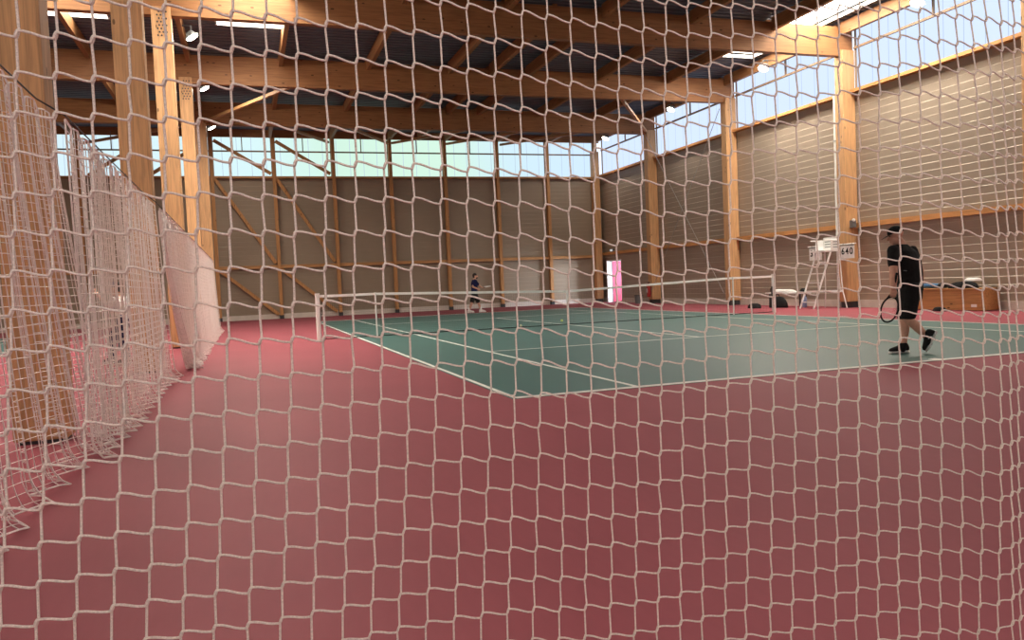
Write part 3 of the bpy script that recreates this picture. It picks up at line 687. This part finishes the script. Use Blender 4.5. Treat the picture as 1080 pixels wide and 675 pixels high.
def shoe(root, heel, toe, up, w, upper, sole, stripe=None):
    h, t_ = np.array(heel, float), np.array(toe, float); d = t_-h; L_ = np.linalg.norm(d); d = d/L_; u_ = unit(np.array(up)-d*np.dot(up, d)); s = np.cross(d, u_)
    b = MB(); b.loft([(h+d*L_*q+u_*(.028+hh/2), s*w*ww, u_*hh/2) for q, ww, hh in ((.0, .55, .07), (.06, .72, .10), (.22, .78, .115), (.36, .8, .105), (.55, .92, .075), (.75, 1, .058), (.92, .8, .045), (1, .45, .03))], 14)
    o = b.build('shoe', upper, root, smooth=True)
    m = MB(); m.loft([(h+d*L_*q+u_*.016, s*w*ww*1.06, u_*.017) for q, ww in ((-.02, .55), (.06, .8), (.25, .82), (.45, .85), (.7, 1.02), (.9, .88), (1.02, .5))], 14); m.build('sole', sole, o, smooth=True)
    m = MB()
    for q in (.36, .44, .52): m.tube([h+d*L_*q-s*w*.7+u_*(.09-.08*(q-.36)), h+d*L_*q+u_*(.135-.35*(q-.36)), h+d*L_*q+s*w*.7+u_*(.09-.08*(q-.36))], .006, 5)
    m.build('laces', sole, o)
    if stripe is not None:
        for sg in (-1, 1): MB().cap_limb([h+d*L_*.30+s*w*.80*sg+u_*.055, h+d*L_*.42+s*w*.86*sg+u_*.08], [.010, .007], 6).build('side_mark', stripe, o)
    return o
def racket(root_loc, grip, d, face, label, frame_mat, L_=.685, hold=.08):
    """grip = where the hand closes, d = from grip to head, face = string-bed normal"""
    d = unit(d); face = unit(np.array(face)-d*np.dot(face, d)); s = np.cross(d, face); g = np.array(grip, float); butt = g-d*hold
    t = thing('tennis_racket', tuple(butt), label, 'racket')
    MB().tube([butt, butt+d*.2], .016, 8).build('grip', BLACK, t)
    hc = butt+d*(L_-.17); a, b = .13, .168
    m = MB(); th = np.linspace(0, 2*PI, 41); m.tube([hc+d*b*math.cos(q)+s*a*math.sin(q) for q in th], .011, 8, cap=False, up=face); m.build('head_frame', frame_mat, t, smooth=True)
    m = MB()
    for sg in (-1, 1): m.tube([butt+d*.2, butt+d*.26+s*sg*.015, hc-d*b*.80+s*sg*a*.6], .010, 8)
    m.build('throat', frame_mat, t)
    m = MB()
    for i in range(-8, 9):
        x = i*.0148; q = b*math.sqrt(max(0, 1-(x/a)**2)); m.tube([hc+s*x-d*q, hc+s*x+d*q], .0008, 3)
    for i in range(-10, 11):
        x = i*.0155; q = a*math.sqrt(max(0, 1-(x/b)**2)); m.tube([hc+d*x-s*q, hc+d*x+s*q], .0008, 3)
    m.build('strings', WCLOTH, t); return t

def torso(m, sec):
    m.loft([(c_, np.array(a)*wa, np.array(b)*wb) for c_, a, wa, b, wb in sec], 20)

# --- man in black walking along the near baseline
D = 10.62
def Q(u, v, b=0.): return at(u, v, D+b)
g0 = Q(956, 372.5); base = (float(g0[0]), float(g0[1]), 0.)
man = thing('person', base, 'man in black cap, shirt and shorts walking along the near baseline, racket lowered', 'person')
U3 = np.array([0, 0, 1.]); A3 = np.array([CR[0], CR[1], 0]); A3 /= np.linalg.norm(A3); B3 = np.array([CF[0], CF[1], 0]); B3 /= np.linalg.norm(B3)
def hdir(deg): return A3*math.cos(math.radians(deg))+B3*math.sin(math.radians(deg))
fwd = hdir(148); side = np.cross(U3, fwd)           # heading left and a little away; side = his left
lsh, rsh = Q(942, 264, -.12), Q(961.5, 264.5, .15)
sh = unit(lsh-rsh)
pel = Q(960, 303); chest = Q(955, 276); upc = Q(953, 263); neck = Q(950, 257); headc = Q(944.5, 248.5)
fr = unit(np.cross(sh, U3))*1.0
if np.dot(fr, fwd) < 0: fr = -fr
lel, lwr = Q(942.5, 288, -.20), Q(942, 304.5, -.22)
rel, rwr = Q(970, 286, .13), Q(970.5, 303, .06)
lhip, rhip = Q(961, 304, -.08), Q(958, 303, .08)
lkn, lan = Q(957.5, 336, -.08), Q(977.5, 355.5, -.12)
rkn, ran = Q(953, 338, .04), Q(953, 364, .0)
body = MB()
torso(body, [(Q(960, 310), sh, .15, fr, .11), (pel, sh, .165, fr, .12), (Q(959, 290), sh, .155, fr, .115), (chest, sh, .17, fr, .125), (upc, sh, .16, fr, .10), (Q(951.5, 259.5), sh, .08, fr, .075)])
body.cap_limb([Q(952, 261), neck, Q(946.5, 252)], [.068, .06, .058])
body.cap_limb([lsh, lel, lel*.6+lwr*.4, lwr], [.062, .052, .051, .035]); body.cap_limb([rsh, rel, rel*.6+rwr*.4, rwr], [.062, .052, .051, .035])
body.cap_limb([lhip, lkn, (lkn*.62+lan*.38)+fr*-.01, lan], [.088, .064, .063, .04]); body.cap_limb([rhip, rkn, (rkn*.65+ran*.35)-fr*.015, ran], [.088, .062, .06, .038])
body.cap_limb([lan, Q(979.5, 362, -.12)], [.04, .04]); body.cap_limb([ran, Q(950, 369, 0)], [.04, .04])
grip, hd, hn, hs_ = hand(body, lwr, lel, fr*.6+A3*.2-side*.5, .19, 1.1)
hand(body, rwr, rel, fr*.5+side*.5, .19, .5)
hp = head_parts(man, headc, hdir(163)*.95-U3*.28, U3+fwd*.15, .235, body, .008, None, BLACK)
remesh(body, .0065, 5).build('body', SKIN, man, smooth=True)
for m_, nm, mt in hp: m_.build(nm, mt, man, smooth=True)
shirt = MB()
torso(shirt, [(Q(960.5, 307), sh, .182, fr, .145), (Q(960, 301), sh, .185, fr, .15), (Q(958.5, 288), sh, .195, fr, .165), (Q(956, 275), sh, .205, fr, .17), (Q(953.5, 265.5), sh, .19, fr, .14), (Q(951.8, 260.5), sh, .12, fr, .095), (Q(950.3, 257.8), sh, .078, fr, .075)])
shirt.cap_limb([lsh+side*-.01, (lsh*.72+lel*.28), lsh*.40+lel*.60], [.078, .074, .072]); shirt.cap_limb([rsh, rsh*.7+rel*.3, rsh*.40+rel*.60], [.078, .074, .070])
so = remesh(shirt, .009, 5).build('shirt', BLACK, man, smooth=True)
MB().cap_limb([Q(953.2, 285.4, -.175), Q(956, 285.6, -.178)], [.006, .006], 6).build('shirt_mark', GREYP, so)
sho = MB()
torso(sho, [(Q(959.5, 299), sh, .165, fr, .135), (Q(959.5, 308), sh, .185, fr, .15), (Q(959, 316), sh, .18, fr, .15)])
sho.cap_limb([lhip, lhip*.5+lkn*.5, lhip*.14+lkn*.86], [.12, .112, .102]); sho.cap_limb([rhip, rhip*.5+rkn*.5, rhip*.15+rkn*.85], [.12, .11, .098])
remesh(sho, .009, 5).build('shorts', BLACK, man, smooth=True)
for a_, b_ in ((lan, Q(979.5, 362, -.12)), (ran, Q(951, 369, 0))):
    MB().cap_limb([a_+(a_-b_)*.15, a_*.6+b_*.4, b_], [.046, .047, .046]).build('sock', BLACK, man, smooth=True)
gr_ = Q(938.5, 372.5, -.02); gr2 = Q(956.5, 372.5, .03)
toe = np.array([gr_[0], gr_[1], .008]); hl = np.array([gr2[0], gr2[1], .008]); hl = toe+unit(hl-toe)*.275
shoe(man, hl, toe, U3, .05, BLACK, RUBBER, RUBBER)
toe = Q(977.5, 372.0, -.1); toe = np.array([toe[0], toe[1], max(toe[2], .03)]); hl = Q(987.3, 352, -.16); hl = toe+unit(hl-toe)*.285
shoe(man, hl, toe, -A3*.9+U3*.5, .052, BLACK, RUBBER, RUBBER)
racket(base, grip, unit(Q(941, 327, -.24)-grip)*.62+(B3*.0-A3*.0)-B3*-.25, A3*.25-B3, 'black tennis racket hanging head down from the hand of the man in black', BLACK, hold=.30, L_=.66)

# --- player in navy at the far baseline
D = 33.2
ph_ = thing('person', tuple(np.array([at(502, 329.7, D)[0], at(502, 329.7, D)[1], 0.])), 'far player in navy shirt and black shorts behind the net, arm held forward', 'person')
fwd = hdir(15); side = np.cross(U3, fwd); sh = unit(side+A3*.15); fr = unit(np.cross(sh, U3)); fr = fr if np.dot(fr, fwd) > 0 else -fr
sgn = np.dot(np.cross(fr, sh), U3)
cen = lambda v, o=0.: Q(500.3+o, v)
body = MB()
torso(body, [(cen(309), sh, .15, fr, .11), (cen(303), sh, .15, fr, .11), (cen(299), sh, .17, fr, .125), (cen(296), sh, .16, fr, .10), (cen(294.8), sh, .07, fr, .07)])
body.cap_limb([cen(295.4), Q(501, 293.4)], [.06, .058])
s1, s2 = cen(296.4)-sh*.19, cen(296.4)+sh*.19
e1, w1 = Q(505, 301.2, .15), Q(508.3, 303.2, .1); e2, w2 = Q(498.5, 302.5, -.2), Q(503.5, 304.5, -.25)
body.cap_limb([s1, e1, w1], [.055, .043, .032]); body.cap_limb([s2, e2, w2], [.055, .043, .032])
lk, la = Q(497.5, 319.3, -.05), Q(495, 327.7, -.05); rk, ra = Q(504.5, 319, .1), Q(507.2, 326.8, .1)
body.cap_limb([cen(309)+sh*.08, lk, la], [.085, .06, .038]); body.cap_limb([cen(309)-sh*.08, rk, ra], [.085, .06, .038])
g1 = hand(body, w1, e1, U3+A3*.2, .19, .9)[0]; hand(body, w2, e2, U3*.4-fr, .19, .6)
hp = head_parts(ph_, Q(501.2, 291.2), hdir(10), U3, .235, body, .01, HAIR, None, HAIR)
remesh(body, .011, 4).build('body', SKIN, ph_, smooth=True)
for m_, nm, mt in hp: m_.build(nm, mt, ph_, smooth=True)
m = MB(); torso(m, [(cen(308.3), sh, .178, fr, .135), (cen(303), sh, .175, fr, .135), (cen(299), sh, .19, fr, .145), (cen(296.4), sh, .185, fr, .12), (cen(295), sh, .09, fr, .085)])
m.cap_limb([s1, s1*.3+e1*.7], [.078, .07]); m.cap_limb([s2, s2*.3+e2*.7], [.078, .07]); remesh(m, .012, 4).build('shirt', NAVY, ph_, smooth=True)
m = MB(); torso(m, [(cen(306.5), sh, .165, fr, .125), (cen(311), sh, .175, fr, .14)])
hL, hR = cen(309)+sh*.08, cen(309)-sh*.08
m.cap_limb([hL, hL*.15+lk*.85], [.11, .095]); m.cap_limb([hR, hR*.15+rk*.85], [.11, .095]); remesh(m, .012, 4).build('shorts', BLACK, ph_, smooth=True)
for a_ in (la, ra):
    MB().cap_limb([a_+U3*.1, a_-U3*.03], [.045, .045]).build('sock', WCLOTH, ph_, smooth=True)
    h_ = np.array([a_[0], a_[1], .008])-fr*.08; shoe(ph_, h_, h_+fr*.28, U3, .05, WCLOTH, RUBBER)
racket((0, 0, 0), g1, B3*.9+A3*.3+U3*.12, U3, 'tennis racket held forward by the far player in navy', WCLOTH, hold=.06)

# --- player of the other court, seen through the divider net
D = 14.3
p3 = thing('person', tuple(np.array([at(124, 383, D)[0], at(124, 383, D)[1], 0.])), 'stooping player in white shirt and navy cap seen through the left divider net', 'person')
fwd = hdir(170); sh = unit(np.cross(U3, fwd)); fr = fwd
body = MB()
hipc = Q(133, 333); tc = Q(127, 318)
torso(body, [(Q(133.5, 338), sh, .15, fr, .11), (hipc, sh, .155, fr, .115), (Q(130, 325), sh, .15, fr, .115), (tc, sh, .165, fr, .12), (Q(125.5, 314), sh, .14, fr, .095)])
body.cap_limb([Q(125.5, 313.5), Q(123.5, 309)], [.06, .058])
s1, s2 = tc-sh*.18+U3*.02, tc+sh*.18+U3*.02
e1, w1 = Q(118, 326, .2), Q(109, 318, .15); e2, w2 = Q(115, 323, -.2), Q(103, 311, -.18)
body.cap_limb([s1, e1, w1], [.055, .043, .032]); body.cap_limb([s2, e2, w2], [.055, .043, .032])
lk, la = Q(126, 355, -.1), Q(134, 377, -.1); rk, ra = Q(119, 355, .25), Q(118, 376, .2)
hL, hR = hipc+sh*.09-U3*.04, hipc-sh*.09-U3*.04
body.cap_limb([hL, lk, la], [.088, .06, .04]); body.cap_limb([hR, rk, ra], [.088, .06, .04])
hand(body, w1, e1, U3, .19, .8); hand(body, w2, e2, U3, .19, .8)
hp = head_parts(p3, Q(121.5, 304.5), hdir(172)*.95-U3*.25, U3, .235, body, .01, HAIR, NAVY)
remesh(body, .011, 4).build('body', SKIN, p3, smooth=True)
for m_, nm, mt in hp: m_.build(nm, mt, p3, smooth=True)
m = MB(); torso(m, [(Q(133.5, 336), sh, .178, fr, .135), (Q(130, 325), sh, .175, fr, .135), (tc, sh, .185, fr, .14), (Q(125.2, 312.8), sh, .10, fr, .08)])
m.cap_limb([s1, s1*.3+e1*.7], [.078, .07]); m.cap_limb([s2, s2*.3+e2*.7], [.078, .07]); remesh(m, .012, 4).build('shirt', WCLOTH, p3, smooth=True)
m = MB(); torso(m, [(Q(132.5, 331), sh, .165, fr, .125), (Q(134, 340), sh, .175, fr, .14)])
m.cap_limb([hL, lk, la+U3*.05], [.11, .085, .065]); m.cap_limb([hR, rk, ra+U3*.05], [.11, .085, .065]); remesh(m, .012, 4).build('trousers', NAVY, p3, smooth=True)
for a_ in (la, ra):
    h_ = np.array([a_[0], a_[1], .004])-fr*.08; shoe(p3, h_, h_+fr*.28, U3, .05, BLACK, RUBBER)

for o in list(bpy.data.objects):
    if '_w' in o: del o['_w']
